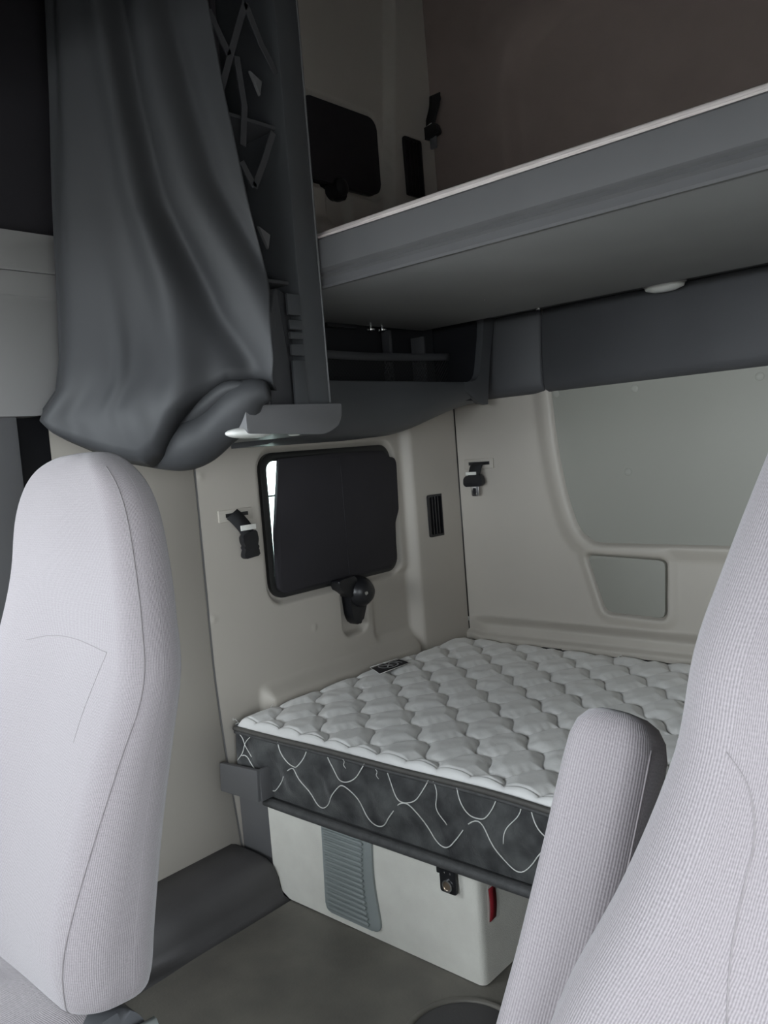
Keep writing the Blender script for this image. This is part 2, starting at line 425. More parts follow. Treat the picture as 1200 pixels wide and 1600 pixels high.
prism('pocket_cover', rpoly([(p[0]+dx, p[1]+dz) for p, (dx, dz) in zip(TRAP, ((.004, -.004), (-.004, -.004), (-.004, .004), (.004, .004)))], .02, 6), 'y', YR-.006, YR+.012, m_cover, wr, .003)
for (x, z) in ((-1.029, 1.214), (-1.063, .975), (-.687, 1.209), (-1.283, 1.226), (-.60, .975)):
    lathe('screw_plug', [(.0115, 0), (.0115, .002), (.009, .0035), (.003, .0036)], (x, YR-.0135, z), (0, -1, 0), m_rivet, wr, 16)
lathe('screw_plug', [(.010, 0), (.010, .002), (.008, .003), (.003, .003)], (-1.69, YR-.001, .488), (0, -1, 0), m_rivet, wr, 16)
tube('corner_gap_line', [(XL+.0495, YR-.0015, z) for z in (.44, .8, 1.25)], .0022, m_gask, wr, 6)  # shade of the corner gap, put in as a thin black tube
box('outer_skin', -1.85, .62, YR+.10, YR+.14, -.1, 2.7, m_dark, wr, 0)
# upper rear wall above the top bunk: padded, with a large soft recess
def hup(u, v):
    s = sdrr(u, v, -1.385, .60, 1.60, 2.33, .16)
    return .045*smooth01((s+.03)/.06)*1.0
xs = steps((-1.703, -1.2, .010), (-1.2, .5, .06)); zs = steps((1.30, 1.6, .1), (1.6, 2.66, .014))
hfield('upper_rear_panel', xs, zs, lambda u, v, h: (u, YR+.03-h, v), hup, m_fab, wr)

# dark lining band along the rear wall, under the top bunk
tb = thing('trim_2', (-.6, 2.25, 1.23), 'dark grey padded lining band along the rear wall under the upper bunk', 'trim', kind='structure')
PROF = [(2.30, 1.49), (2.264, 1.486), (2.258, 1.47), (2.252, 1.42), (2.246, 1.36), (2.243, 1.30), (2.243, 1.262), (2.252, 1.243), (2.268, 1.234), (2.30, 1.232)]
def band(x0, x1):
    secs = []
    for x, k in ((x0, .006), (x0+.006, 0), (x1-.006, 0), (x1, .006)):
        secs.append([(x, p[0]+k, p[1]) for p in PROF])
    loft('lining_panel', secs, m_line, tb)
band(-1.62, -1.315); band(-1.312, .5)
prism('cove_board', [(-1.70, 2.08), (.5, 2.08), (.5, 2.29), (-1.70, 2.29)], 'z', 1.487, 1.50, m_line, tb, 0)
lathe('screw_head', [(.008, 0), (.008, .003), (.005, .005), (.001, .0052)], (-1.305, 2.235, 1.486), (0, -.5, -1), m_chrome, tb, 12)

# ---------------- rest of the cab shell (unseen; openings, headers and posts sized to shape the daylight)
wf = thing('wall_front', (-.6, -1.15, 0), 'dark dashboard wall below the windscreen in front of the seats', 'wall', kind='structure')
box('dashboard', -1.8, .6, -1.2, -.80, -.05, .88, m_mid, wf, .03)
box('pillar_light_block', .28, .60, -1.2, -1.05, .85, 1.6, m_mid, wf, .02)  # pillar widened out of view to block daylight from the right
box('header', -1.8, .6, -1.2, -1.05, 1.48, 2.7, m_dark, wf, 0)
box('overhead_light_block', -1.78, .56, -1.06, -.45, 1.50, 1.82, m_dark, wf, .02)  # added out of view to keep daylight off the upper curtain and walls
wr2 = thing('wall_right', (.56, 1, 0), 'right hand side wall beside the near seat', 'wall', kind='structure')
box('sleeper_side', .50, .60, .32, 2.36, -.1, 2.7, m_wall, wr2, 0)
box('door_header', .52, .60, -1.2, .32, 1.36, 2.7, m_dark, wr2, 0)  # header lowered to keep daylight off the wall above the upper bunk
box('front_post', .52, .60, -1.2, -.68, -.1, 1.7, m_mid, wr2, 0)
box('door_post', .52, .60, .20, .34, -.1, 1.5, m_mid, wr2, 0)
box('door_sill', .52, .60, -.70, .22, -.1, .12, m_mid, wr2, .01)
dl = thing('door_1', (-1.76, -.2, 0), 'closed left cab door with a large side glass', 'door', kind='structure')
box('door_panel', -1.84, -1.76, -1.2, .50, -.1, .90, m_mid, dl, .01)
box('door_post', -1.84, -1.76, .32, .50, .90, 1.50, m_mid, dl, 0)
box('door_header', -1.84, -1.76, -1.2, .50, 1.40, 2.7, m_dark, dl, 0)  # lowered too, to limit daylight higher up
box('pillar', -1.84, -1.76, -1.2, -.65, .90, 1.65, m_mid, dl, 0)
ce = thing('ceiling', (-.6, .5, 2.66), 'dark grey roof lining of the sleeper', 'ceiling', kind='structure')
box('roof_lining', -1.85, .62, .55, 2.40, 2.66, 2.74, m_line, ce, 0)  # unseen; kept dark to cut bounced light above the upper bunk
box('cab_roof', -1.85, .62, -1.2, .62, 1.82, 1.90, m_line, ce, 0)
box('roof_step', -1.85, .62, .55, .62, 1.82, 2.70, m_line, ce, 0)
tr = thing('trim_3', (-1.67, 1.4, 0), 'dark grey filler strip between side wall and bunk base', 'trim', kind='structure')
box('filler_strip', -1.732, -1.585, 1.276, 1.50, .0, .262, m_mid, tr, .006)

# ================================================================== lower bunk
YB = 1.262
bb = thing('bunk_base', (-1.27, 1.7, 0), 'light grey carpeted bunk base box under the quilted mattress', 'bunk base')
prism('box_body', rpoly([(-1.60, YB), (-.957, YB), (-.957, 2.228), (-1.60, 2.228)], [.004, .018, .004, .004]), 'z', .002, .246, m_box, bb, 0)
box('support_box', -.12, .48, YB+.02, 2.228, .002, .246, m_box, bb, .01)
box('bunk_pan', -1.60, .49, 1.255, 2.228, .246, .2565, m_edge, bb, .003)
tube('edge_trim', [(x, 1.250+.002*math.sin(x*9), .249+.002*math.sin(x*7+1)) for x in np.linspace(-1.585, .49, 60)], .0125, m_edge, bb, 12, ry=.0115)
prism('end_bracket', rpoly([(-1.722, .258), (-1.572, .262), (-1.567, .343), (-1.716, .333)], .003, 2), 'y', 1.214, 1.226, m_mid, tr, .002)
box('bracket_return', -1.575, -1.566, 1.222, 1.262, .262, .342, m_mid, tr, .002)
# ribbed step pad
sp_ = prism('step_pad', rpoly([(-1.408, .020), (-1.228, .020), (-1.245, .150), (-1.238, .244), (-1.398, .244)], [.02, .03, .3, .004, .004]), 'y', YB-.006, YB+.002, m_step, bb, .003)
for i in range(17):
    z = .034+i*.0126
    x0 = -1.400+.012*(z/.24)*.6; x1 = -1.262-.010*math.sin((z-.02)/.22*math.pi)+.0
    tube('rib', [(x0, YB-.0055, z), (x0+.004, YB-.0075, z), (x1-.006, YB-.0085, z), (x1-.002, YB-.010, z), (x1, YB-.0055, z)], [.001, .004, .0042, .0046, .001], m_step, sp_, 8)
# snap buckle hanging from the pan
bk = box('webbing_loop', -1.052, -1.004, YB-.012, YB-.004, .222, .250, m_web, bb, .002)
sk = prism('snap_plate', rpoly([(-1.043, .186), (-1.002, .186), (-1.002, .238), (-1.043, .238)], .006, 3), 'y', YB-.014, YB-.006, m_black, bb, .002)
lathe('snap_ring', [(.0125, 0), (.0125, .004), (.0095, .0045), (.0095, .002)], (-1.022, YB-.014, .203), (0, -1, 0), m_chrome, sk)
lathe('snap_button', [(.0094, 0), (.0094, .002), (.004, .003)], (-1.022, YB-.014, .203), (0, -1, 0), m_brass, sk)
for dx in (-.006, .008):
    lathe('rivet', [(.002, 0), (.002, .001), (.001, .0015)], (-1.022+dx, YB-.014, .230), (0, -1, 0), m_chrome, sk, 8)
# red pull strap in its slot on the end face
sl = prism('strap_slot', rpoly([(1.290, .122), (1.330, .120), (1.333, .196), (1.294, .200)], .006, 3), 'x', -.9585, -.9565, m_tag, bb, 0)
V = []; F = []
for i in range(9):
    t = i/8; z = .126+t*.068
    bul = .003*math.sin(t*math.pi)
    for y in (1.292, 1.316): V.append((-.956+bul+(.002 if y < 1.30 else 0), y+.003*t, z))
for i in range(8): F.append((2*i, 2*i+1, 2*i+3, 2*i+2))
o = mesh('pull_strap', V, F, m_red, sl); sm = o.modifiers.new('s', 'SOLIDIFY'); sm.thickness = .002

# mattress
mt = thing('mattress', (-.62, 1.75, .262), 'thick lower mattress with quilted silver top and black stitched side band', 'mattress')
MX0, MX1, MY0, MY1 = -1.695, .485, 1.262, 2.232
ZT = .428
def front_sag(x):   # the front edge wanders a little
    return .006*np.sin(x*5.2+1)+.004*np.sin(x*11)
PX, PD = .164, .0755
def quilt(u, v):
    k0 = np.round((v-1.284)/PD)
    best = np.full(u.shape, 1e9)
    ph = 2*np.pi*(u+1.196+(v-1.62)*.06)/PX+np.pi+.25*np.sin(v*9+u*3)
    c = np.tanh(1.5*np.cos(ph))/np.tanh(1.5)
    for dk in (-2, -1, 0, 1, 2):
        k = k0+dk
        sgn = np.where((k % 2) == 0, 1., -1.)
        yl = 1.284+k*PD+sgn*PD*.5*c
        sl_ = np.hypot(1, PD*.5*2*np.pi/PX*np.abs(np.sin(ph))*1.2)
        best = np.minimum(best, np.abs(v-yl)/sl_)
    return best
def htop(u, v):
    d = quilt(u, v)
    h = .0066*(1-np.exp(-d/.0028))+.0095*smooth01(d/.036)**.8
    e = np.minimum(np.minimum(u-MX0, MX1-u), np.minimum(v-MY0-front_sag(u), MY1-v))
    edge = -.013*(1-smooth01(e/.016))**1.5
    wob = np.sin(v*31+u*12)
    wr_ = .0011*np.sin(u*120+v*160+3*wob)*np.exp(-d/.016)+.0007*np.sin(u*60-v*95+2*wob)
    sag = -.006*np.sin((u-MX0)*2.2)
    stitch2 = -.0030*np.exp(-((e-.022)/.002)**2)
    return (h-.009)*smooth01((e-.004)/.026)+.009*smooth01(e/.02)+wr_*smooth01(e/.03)+edge+sag+stitch2
xs = steps((MX0, -.52, .0027), (-.52, MX1, .02)); vs = steps((0, .05, .002), (.05, 1., .0029))
def Pm(u, t, h):
    y0 = MY0+front_sag(u); y = y0+(MY1-y0)*t
    return u, y, ZT+h
Ug, Tg = np.meshgrid(xs, vs, indexing='ij')
def hq(u, t):
    y0 = MY0+front_sag(u); return htop(u, y0+(MY1-y0)*t)
hfield('quilted_top', xs, vs, Pm, hq, m_sat, mt)
# side band with puckers
def side_y(x, z):
    t = np.clip((z-.258)/(.414-.258), 0, 1)
    y0 = MY0+front_sag(x)*t
    return y0-.010*np.sin(t*np.pi)+(.0050*np.sin(x*34-z*42+1.5*np.sin(x*9))+.0028*np.sin(x*81+z*60))*np.sin(t*np.pi)
xs2 = steps((MX0+.004, -.5, .008), (-.5, MX1, .05)); zz = np.linspace(.258, .415, 26)
hfield('side_band', xs2, zz, lambda u, v, h: (u, side_y(u, v), v), lambda u, v: 0*u, m_side, mt)
hfield('end_band', np.linspace(MY0, MY1, 40), zz, lambda u, v, h: (MX0+.004-.004*np.sin((v-.258)/.157*np.pi), u, v), lambda u, v: 0*u, m_side, mt)
box('core', MX0+.02, MX1, MY0+.03, MY1, .261, .404, m_side, mt, .01)
pts = [(x, MY0+front_sag(x)-.002, .416+.002*math.sin(x*13)) for x in np.linspace(MX0, MX1, 120)]
tube('front_piping', pts, .0062, m_pipe, mt, 8)
tube('lower_front_piping', [(p[0], p[1]+.001, p[2]-.010) for p in pts], .0045, m_edge, mt, 8)
tube('side_piping', [(MX0, y, .417) for y in np.linspace(MY0, MY1, 30)], .0062, m_edge, mt, 8)
tube('rear_piping', [(x, MY1+.004, .419+.002*math.sin(x*23)) for x in np.linspace(MX0, MX1, 90)], .0062, m_black, mt, 8)
box('zip_end', -1.37, -1.30, MY1-.002, MY1+.012, .417, .430, m_black, mt, .003)
# white stitching on the band: U loops above, one long wave below
def stitch(name, f, a, b, n=26, r=.0013):
    pts = []
    for i in range(n):
        x, z = f(a+(b-a)*i/(n-1)); pts.append((x, float(side_y(np.array(x), np.array(z)))-.0015, z))
    tube(name, pts, r, m_white, mt, 5)
P_ = .1775; X0 = -1.478
for i in range(-1, 12):
    c = X0+i*P_
    lo = .358+.005*math.sin(i*2.1)
    half = .054+.006*math.sin(i*1.3)
    if c-half > MX0: stitch('stitching', lambda t, c=c, lo=lo, half=half: (c+half*t, lo+(.412-lo)*abs(t)**2.5+.004*t), -1, 1)
def low(t): return (t, .315+.038*math.cos(2*math.pi*(t-X0)/P_)*1.0)
for i in range(-1, 11):
    c = X0+i*P_
    a, b = max(c-.02, MX0+.03), c+P_*(.80 if i % 3 else 1.02)
    stitch('stitching', low, a, b, 30)
for (x, z, dx, dz) in ((-1.69, .41, .06, -.055), (-1.685, .335, .05, .070), (-1.06, .412, .035, -.085), (-.84, .412, -.04, -.08)):
    stitch('stitching', lambda t, x=x, z=z, dx=dx, dz=dz: (x+dx*t+.006*math.sin(t*7), z+dz*t), 0, 1, 14, .0011)
# label on the quilted top
ztop = lambda x, y: ZT+float(htop(np.array([[x]]), np.array([[y]]))[0, 0])
lab = [(-1.682, 1.762), (-1.606, 1.722), (-1.604, 1.856), (-1.672, 1.872)]
n = 10; V = []; F = []
for i in range(n+1):
    for j in range(n+1):
        s, t = i/n, j/n
        p = [(1-s)*(1-t)*lab[0][k]+s*(1-t)*lab[1][k]+s*t*lab[2][k]+(1-s)*t*lab[3][k] for k in (0, 1)]
        V.append((p[0], p[1], ZT+.0185+.002*math.sin(s*3.1)-.004*(1-smooth01(np.array(s*6)))))
for i in range(n):
    for j in range(n): F.append((i*(n+1)+j, (i+1)*(n+1)+j, (i+1)*(n+1)+j+1, i*(n+1)+j+1))
lo_ = mesh('label', V, F, m_matte, mt); lo_['label'] = 'black woven label with a grey ring emblem'
lc = (-1.640, 1.800); lz = ZT+.0214
tube('emblem_ring', [(lc[0]+.027*math.cos(a), lc[1]+.033*math.sin(a), lz) for a in np.linspace(0, 2*math.pi, 33)], .0026, m_logo, lo_, 4, ry=.0004)
for p, q in (((-.014, -.022), (.016, .020)), ((.014, -.020), (-.014, .020)), ((-.024, .002), (.022, -.004)), ((-.020, .045), (.020, .040))):
    tube('emblem_bar', [(lc[0]+p[0], lc[1]+p[1], lz+.0006), (lc[0]+q[0], lc[1]+q[1], lz+.0006)], .0022, m_logo, lo_, 4, ry=.0004)
tube('label_stitch', [(p[0], p[1], ZT+.0188) for p in lab+[lab[0]]], .0010, m_white, lo_, 5)
# loose white threads along the edges
def squiggle(x, y, z, s):
    pts = [np.array((x, y, z))]
    for i in range(8): pts.append(pts[-1]+np.array((rng.normal(0, s), rng.normal(0, s), rng.normal(.0005, s*.6))))
    tube('loose_thread', [tuple(p) for p in catmull(pts, 3)], .0007, m_white, mt, 4)
for (x, y) in ((-1.692, 1.264), (-1.69, 1.41), (-1.69, 1.43), (-1.69, 1.455), (-1.69, 1.37), (-1.69, 1.53), (-1.69, 1.70), (-1.69, 1.82), (-1.69, 1.84), (-1.66, 2.225), (-1.68, 2.23), (-1.12, 2.228), (-1.07, 2.228), (-1.09, 2.228), (-1.38, 2.228)):
    squiggle(x, y, .412+.008*rng.random(), .006)
for (x, z) in ((-1.302, .412), (-1.203, .409)):
    pts = [(x+.003*math.sin(i*1.4)+i*.001, 1.252, z-.004*i) for i in range(6)]
    tube('loose_thread', pts, .0009, m_white, mt, 4)

# ================================================================== upper bunk
YF = 1.318
ub = thing('upper_bunk', (-.6, 1.7, 1.463), 'dark grey upper bunk platform with a ridged front fascia', 'bunk')
FP = [(YF+.012, 1.572), (YF+.004, 1.572), (YF, 1.568), (YF-.004, 1.53), (YF-.006, 1.504), (YF-.002, 1.500), (YF+.004, 1.497), (YF+.001, 1.492), (YF-.002, 1.488), (YF+.004, 1.483), (YF+.003, 1.478), (YF, 1.468), (YF+.003, 1.463), (YF+.012, 1.463)]
loft('front_fascia', [[(x, p[0], p[1]) for p in FP] for x in (-1.62, -1.0, -.3, .49)], m_mid, ub).data
f_ = [o for o in bpy.data.objects if o.name.startswith('front_fascia')][0]; f_.data.set_sharp_from_angle(angle=math.radians(35))
box('underside_board', -1.65, .49, YF+.0125, 2.10, 1.463, 1.480, m_under, ub, .004)
for (x, y) in ((-1.652, 1.86), (-1.643, 1.90)):
    lathe('bolt_head', [(.004, 0), (.004, .008), (.013, .010), (.012, .014), (.006, .018), (.001, .019)], (x+.012, y-.02, 1.463), (0, 0, -1), m_chrome, ub, 14)
lathe('rivet', [(.004, 0), (.004, .001), (.002, .002)], (-1.217, 1.816, 1.463), (0, 0, -1), m_chrome, ub, 10)
box('hinge_strip', -1.66, -1.640, 1.66, 1.78, 1.452, 1.463, m_black, ub, .002)
um = thing('upper_mattress', (-.6, 1.7, 1.48), 'pale pinkish thin mattress lying on the upper bunk', 'mattress')
secs = []
for x, k in ((-1.60, .7), (-1.585, .95), (-1.3, 1), (-1.0, 1.0), (-.6, 1.), (-.2, 1.), (.44, 1), (.46, .8)):
    z1 = 1.5925+.002*math.sin(x*5)
    r = rrect(1.345, 2.09, 1.486, 1.486+(z1-1.486)*k, .014, 5)
    secs.append([(x, p[0]-.013*(k > .9), p[1]) for p in r])
loft('mattress_body', secs, m_pink, um)
tube('mattress_seam', [(x, 1.3325+.001*math.sin(x*40), 1.580+.002*math.sin(x*5)) for x in np.linspace(-1.58, .44, 50)], .0025, m_pink, um, 6)
# reading lamp on the cove board
dm = thing('dome_lamp', (-.905, 2.218, 1.465), 'small oval white ceiling lamp under the rear of the upper bunk', 'lamp')
def oval(c, a, b, ang, n=28): return [(c[0]+a*math.cos(t)*math.cos(ang)-b*math.sin(t)*math.sin(ang), c[1]+a*math.cos(t)*math.sin(ang)+b*math.sin(t)*math.cos(ang)) for t in np.linspace(0, 2*math.pi, n, endpoint=False)]
secs = [[(*p, z) for p in oval((-.905, 2.218), a, b, 0)] for a, b, z in ((.055, .036, 1.487), (.055, .036, 1.478), (.052, .033, 1.470), (.032, .020, 1.463), (.004, .003, 1.461))]
loft('lens', secs[1:], m_lens, dm); loft('bezel', [[(*p, z) for p in oval((-.905, 2.218), a, b, 0)] for a, b, z in ((.059, .040, 1.487), (.059, .040, 1.481), (.055, .036, 1.478))], m_pil, dm)

# ================================================================== storage bin under the upper bunk, along the side wall
nb = thing('storage_bin', (-1.6, 1.75, 1.14), 'dark grey open storage bin with net under the upper bunk', 'storage bin')
XN = -1.48
def zbot(y): return 1.132+.004*(y-1.3)+.085*smooth01(np.array((y-1.72)/.50))
secs = []
for y in np.linspace(1.318, 2.188, 26):
    zb = float(zbot(y)); zt = 1.283
    rr = .0
    secs.append([(XN-.012, y, zt), (XN-.003, y, zt-.002), (XN, y, zt-.010), (XN+.001, y, zb+.055), (XN-.006, y, zb+.030), (XN-.025, y, zb+.010), (XN-.06, y, zb), (-1.682, y, zb-.003), (-1.682, y, zb+.02), (XN-.035, y, zb+.03), (XN-.016, y, zt-.02)])
loft('front_lip', secs, m_dark, nb).data.set_sharp_from_angle(angle=math.radians(50))
# rear upright with a rounded inner corner
poly = [(2.188, 1.22), (2.250, 1.486), (2.190, 1.486)]
cor = catmull([(2.182, 1.42), (2.158, 1.33), (2.145, 1.302), (2.120, 1.286), (2.07, 1.281)], 5)
prism('rear_upright', [(2.188, 1.212), (2.214, 1.355), (2.256, 1.486), (2.192, 1.486)]+[(float(a), float(b)) for a, b in cor]+[(2.07, 1.255), (2.15, 1.215)], 'x', XN-.022, XN+.001, m_dark, nb, .003)
box('bin_floor', -1.68, XN-.014, 1.322, 2.18, 1.226, 1.236, m_black, nb, 0)
box('bin_back', -1.682, -1.674, 1.322, 2.18, 1.20, 1.52, m_black, nb, 0)
box('bin_end', -1.68, XN-.022, 2.185, 2.19, 1.236, 1.486, m_black, nb, 0)
box('divider', -1.672, -1.64, 1.92, 1.932, 1.236, 1.455, m_line, nb, .002)
box('divider', -1.672, -1.62, 2.06, 2.068, 1.236, 1.44, m_line, nb, .002)
# net pocket: crossed cords hanging from a hem
V = []; F = []
def cord(p, q, wd):
    p, q = Vector(p), Vector(q); d = (q-p).normalized(); s = d.cross(Vector((1, 0, 0)))*wd
    i = len(V); V.extend([tuple(p+s), tuple(p-s), tuple(q-s), tuple(q+s)]); F.append((i, i+1, i+2, i+3))
XNET = -1.615
for i in range(-14, 70):
    a = 1.32+i*.0125
    for sgn in (1, -1):
        y0, z0, y1, z1 = a, 1.238, a+sgn*.13, 1.378
        lo_y, hi_y = 1.32, 2.17
        t0, t1 = 0., 1.
        for lim, isl in ((lo_y, 1), (hi_y, 0)):
            dy = y1-y0; t = (lim-y0)/dy
            if (dy > 0) == bool(isl): t0 = max(t0, t)
            else: t1 = min(t1, t)
        if t1 > t0: cord((XNET, y0+(y1-y0)*t0, z0+(z1-z0)*t0), (XNET+.0006*sgn, y0+(y1-y0)*t1, z0+(z1-z0)*t1), .0011)
mesh('net', V, F, m_net, nb, smooth=False)['kind'] = 'stuff'
tube('net_hem', [(XNET+.002, y, 1.378-.010*math.sin((y-1.32)/.85*math.pi)) for y in np.linspace(1.326, 2.18, 30)], .004, m_line, nb, 6, ry=.013)

# ================================================================== cabinet tower
ct = thing('side_cabinet', (-1.5, 1.19, 1.14), 'tall dark grey open wall cabinet with crossed elastic straps beside the curtain', 'cabinet')
XT = -1.30
box('rear_post', -1.72, XT, 1.238, 1.306, 1.205, 2.64, m_dark, ct, .006)
tube('post_edge_bead', [(XT+.0005, 1.3035, z) for z in np.linspace(1.21, 2.64, 20)], .0022, m_mid, ct, 6)
box('front_post', -1.72, XT-.02, 1.085, 1.098, 1.205, 2.64, m_matte, ct, .004)
box('back_board', -1.73, -1.715, 1.09, 1.30, 1.205, 2.64, m_matte, ct, 0)
for z in (1.475, 1.80, 2.15):
    box('shelf', -1.72, XT-.03, 1.095, 1.24, z-.008, z, m_line, ct, .002)
prism('lower_liner', rpoly([(1.15, 1.205), (1.236, 1.205), (1.236, 1.44), (1.20, 1.46), (1.165, 1.37)], .006, 3), 'x', -1.60, XT-.03, m_line, ct, .006)
for i, (z0, z1) in enumerate(((1.205, 1.30), (1.31, 1.335), (1.345, 1.36), (1.365, 1.385), (1.395, 1.44))):
    box('hinge_segment', XT-.002, XT+.006, 1.197, 1.234, z0, z1, m_dark, ct, .003)
bs = prism('base_ledge', rpoly([(1.045, 1.150), (1.265, 1.140), (1.314, 1.165), (1.316, 1.206), (1.045, 1.206)], [.01, .05, .03, .003, .003]), 'x', -1.73, XT+.022, m_mid, ct, .003, 2)
ln = ellipsoid('downlight_lens', (-1.305, 1.075, 1.153), (.026, .062, .012), m_lens, ct)
ellipsoid('small_lens', (-1.300, 1.190, 1.146), (.010, .020, .005), m_lens, ct, 12)
def strap(pts, wd=.007):
    V = []; F = []; Q = [Vector((XT-.012, p[0], p[1])) for p in pts]
    for i, p in enumerate(Q):
        d = (Q[min(i+1, len(Q)-1)]-Q[max(i-1, 0)]).normalized(); s = d.cross(Vector((1, 0, 0)))*wd
        V += [tuple(p+s), tuple(p-s)]
    for i in range(len(Q)-1): F.append((2*i, 2*i+1, 2*i+3, 2*i+2))
    o = mesh('elastic_strap', V, F, m_strap, ct, smooth=False); md = o.modifiers.new('s', 'SOLIDIFY'); md.thickness = .003
for pts in ([(1.237, 2.45), (1.166, 2.25), (1.105, 2.10)], [(1.166, 2.02), (1.120, 1.915), (1.082, 1.824)], [(1.07, 1.975), (1.112, 1.902)], [(1.131, 1.905), (1.140, 1.81), (1.127, 1.73)],
            [(1.119, 1.697), (1.148, 1.652)], [(1.148, 1.652), (1.180, 1.71), (1.212, 1.775)], [(1.166, 2.02), (1.200, 1.95), (1.236, 1.90)], [(1.10, 2.30), (1.166, 2.18), (1.236, 2.06)]):
    strap(pts)
for (y, z) in ((1.172, 1.868), (1.158, 1.556)):
    prism('strap_clip', [(y-.010, z+.018), (y+.020, z+.004), (y+.012, z-.026)], 'x', XT-.016, XT-.008, m_mid, ct, .002)

# ================================================================== curtain
cu = thing('curtain', (-1.42, .98, 1.10), 'dark grey vinyl curtain gathered and rolled up at its lower hem', 'curtain')
NX, NZ = 110, 120
S, T = np.meshgrid(np.linspace(0, 1, NX), np.linspace(0, 1, NZ), indexing='ij')
zb = np.interp(S, [0, .1, .2, .35, .45, .52, .6, .7, .8, .9, 1], [1.212, 1.172, 1.142, 1.112, 1.100, 1.118, 1.172, 1.222, 1.252, 1.25, 1.236])
Z = 2.62+(zb-2.62)*T
zk = [1.10, 1.21, 1.27, 1.333, 1.473, 1.66, 1.843, 2.024, 2.62]
lx = np.interp(Z, zk, [-1.62, -1.655, -1.612, -1.601, -1.594, -1.585, -1.573, -1.564, -1.54])
ly = np.interp(Z, zk, [.80, .788, .821, .830, .835, .842, .851, .858, .875])
zk2 = [1.10, 1.232, 1.294, 1.432, 1.619, 1.804, 1.985, 2.62]
rx = np.interp(Z, zk2, [-1.26, -1.252, -1.243, -1.243, -1.265, -1.284, -1.298, -1.33])
ry = np.interp(Z, zk2, [1.09, 1.096, 1.103, 1.103, 1.086, 1.071, 1.061, 1.035])
def gs(x, wd): return np.exp(-(x/wd)**2)
r1 = np.interp(Z, [1.118, 1.30, 1.477, 1.641, 1.789, 2.007, 2.62], [.66, .60, .555, .49, .455, .40, .33])
v1 = np.interp(Z, [1.118, 1.25, 1.40, 1.62, 1.80, 2.0, 2.62], [1.0, .93, .74, .56, .51, .47, .40])
r2 = np.interp(Z, [1.118, 1.30, 1.45, 1.65, 1.85, 2.0, 2.62], [1.15, 1.05, .90, .72, .64, .60, .55])
v2 = np.interp(Z, [1.118, 1.45, 1.65, 1.85, 2.0, 2.62], [1.25, 1.02, .86, .80, .76, .70])
amp = np.interp(Z, [1.118, 1.25, 1.5, 1.8, 2.62], [.15, .55, 1, 1.0, .9])
f = amp*(.040*gs(S-r1, .095)-.034*gs(S-v1, .075)+.016*gs(S-r2, .09)-.016*gs(S-v2, .06)+.014*gs(S-.20, .17))
f += .050*gs(S-.52, .30)*gs(Z-1.20, .13)+.020*gs(S-.12, .10)*gs(Z-1.26, .12)
f += -.030*gs(S-.0, .06)+-.022*gs(S-.07, .04)*smooth01((Z-1.5)/.5)
f += -.055*smooth01((T-.982)/.018)**2*(1-.2*S)   # hem turns under
f += .010*gs(S-(.30+.25*(1.45-Z)), .035)*gs(Z-1.28, .13)+.004*np.sin(S*34+Z*9)*gs(Z-1.2, .12)
nx, ny = .60, -.795
X = lx+(rx-lx)*S+nx*f; Y = ly+(ry-ly)*S+ny*f
V = np.stack([X, Y, Z], -1).reshape(-1, 3); I = np.arange(NX*NZ).reshape(NX, NZ)
q = np.stack([I[:-1, :-1], I[1:, :-1], I[1:, 1:], I[:-1, 1:]], -1).reshape(-1, 4)
o = mesh('sheet', V, q, m_curt, cu); md = o.modifiers.new('s', 'SOLIDIFY'); md.thickness = .003
# rolled hem: a soft bulging tube that climbs to the cabinet ledge
path = catmull([(-1.565, .920, 1.160), (-1.50, .968, 1.134), (-1.45, 1.000, 1.132), (-1.395, 1.036, 1.158), (-1.342, 1.060, 1.192), (-1.29, 1.075, 1.226), (-1.262, 1.095, 1.232)], 7)
n = len(path); rad = []
for i in range(n):
    t = i/(n-1); rad.append(.006+.050*math.sin(math.pi*min(1, t*.86+.07))**.8*(1+.08*math.sin(t*19)))
tube('hem_roll', [tuple(p) for p in path], rad, m_curt, cu, 20, ry=[r*.9 for r in rad])
path = catmull([(-1.45, .970, 1.165), (-1.41, 1.000, 1.188), (-1.365, 1.02, 1.216), (-1.315, 1.04, 1.243), (-1.28, 1.065, 1.244)], 7)
n = len(path); rad = [.004+.020*math.sin(math.pi*(i/(n-1)*.9+.05)) for i in range(n)]
tube('hem_fold', [tuple(p) for p in path], rad, m_curt, cu, 14, ry=[r*.8 for r in rad])
box('curtain_track', -1.62, .45, .86, 1.0, 2.60, 2.655, m_dark, cu, .004)

# ================================================================== bunk restraint belts, vents, shade, latch
def vent(name, y0, y1, z0, z1, x, label):
    t = thing(name, (x, (y0+y1)/2, z0), label, 'air vent', 'air vents on the corner column')
    o = rrect(y0, y1, z0, z1, .008, 4); i = rrect(y0+.009, y1-.009, z0+.007, z1-.007, .005, 4); n = len(o)
    V = [(x-.002, *p) for p in o]+[(x+.004, *p) for p in o]+[(x+.004, *p) for p in i]+[(x-.02, *p) for p in i]
    F = [(k*n+j, k*n+(j+1) % n, (k+1)*n+(j+1) % n, (k+1)*n+j) for k in range(3) for j in range(n)]+[tuple(range(3*n, 4*n))]
    mesh('vent_frame', V, F, m_black, t, sharp=40)
    for k in range(3):
        yy = y0+.009+(y1-y0-.018)*(k+1)/4
        box('slat', x-.014, x+.002, yy-.003, yy+.003, z0+.007, z1-.007, m_black, t, .001)
    return t
vent('air_vent', 2.118, 2.198, .793, .934, XL+.036, 'black slatted air vent on the corner column beside the lower window')
vent('air_vent', 2.115, 2.205, 1.90, 2.085, XL+.050, 'black slatted air vent on the corner column above the upper bunk')

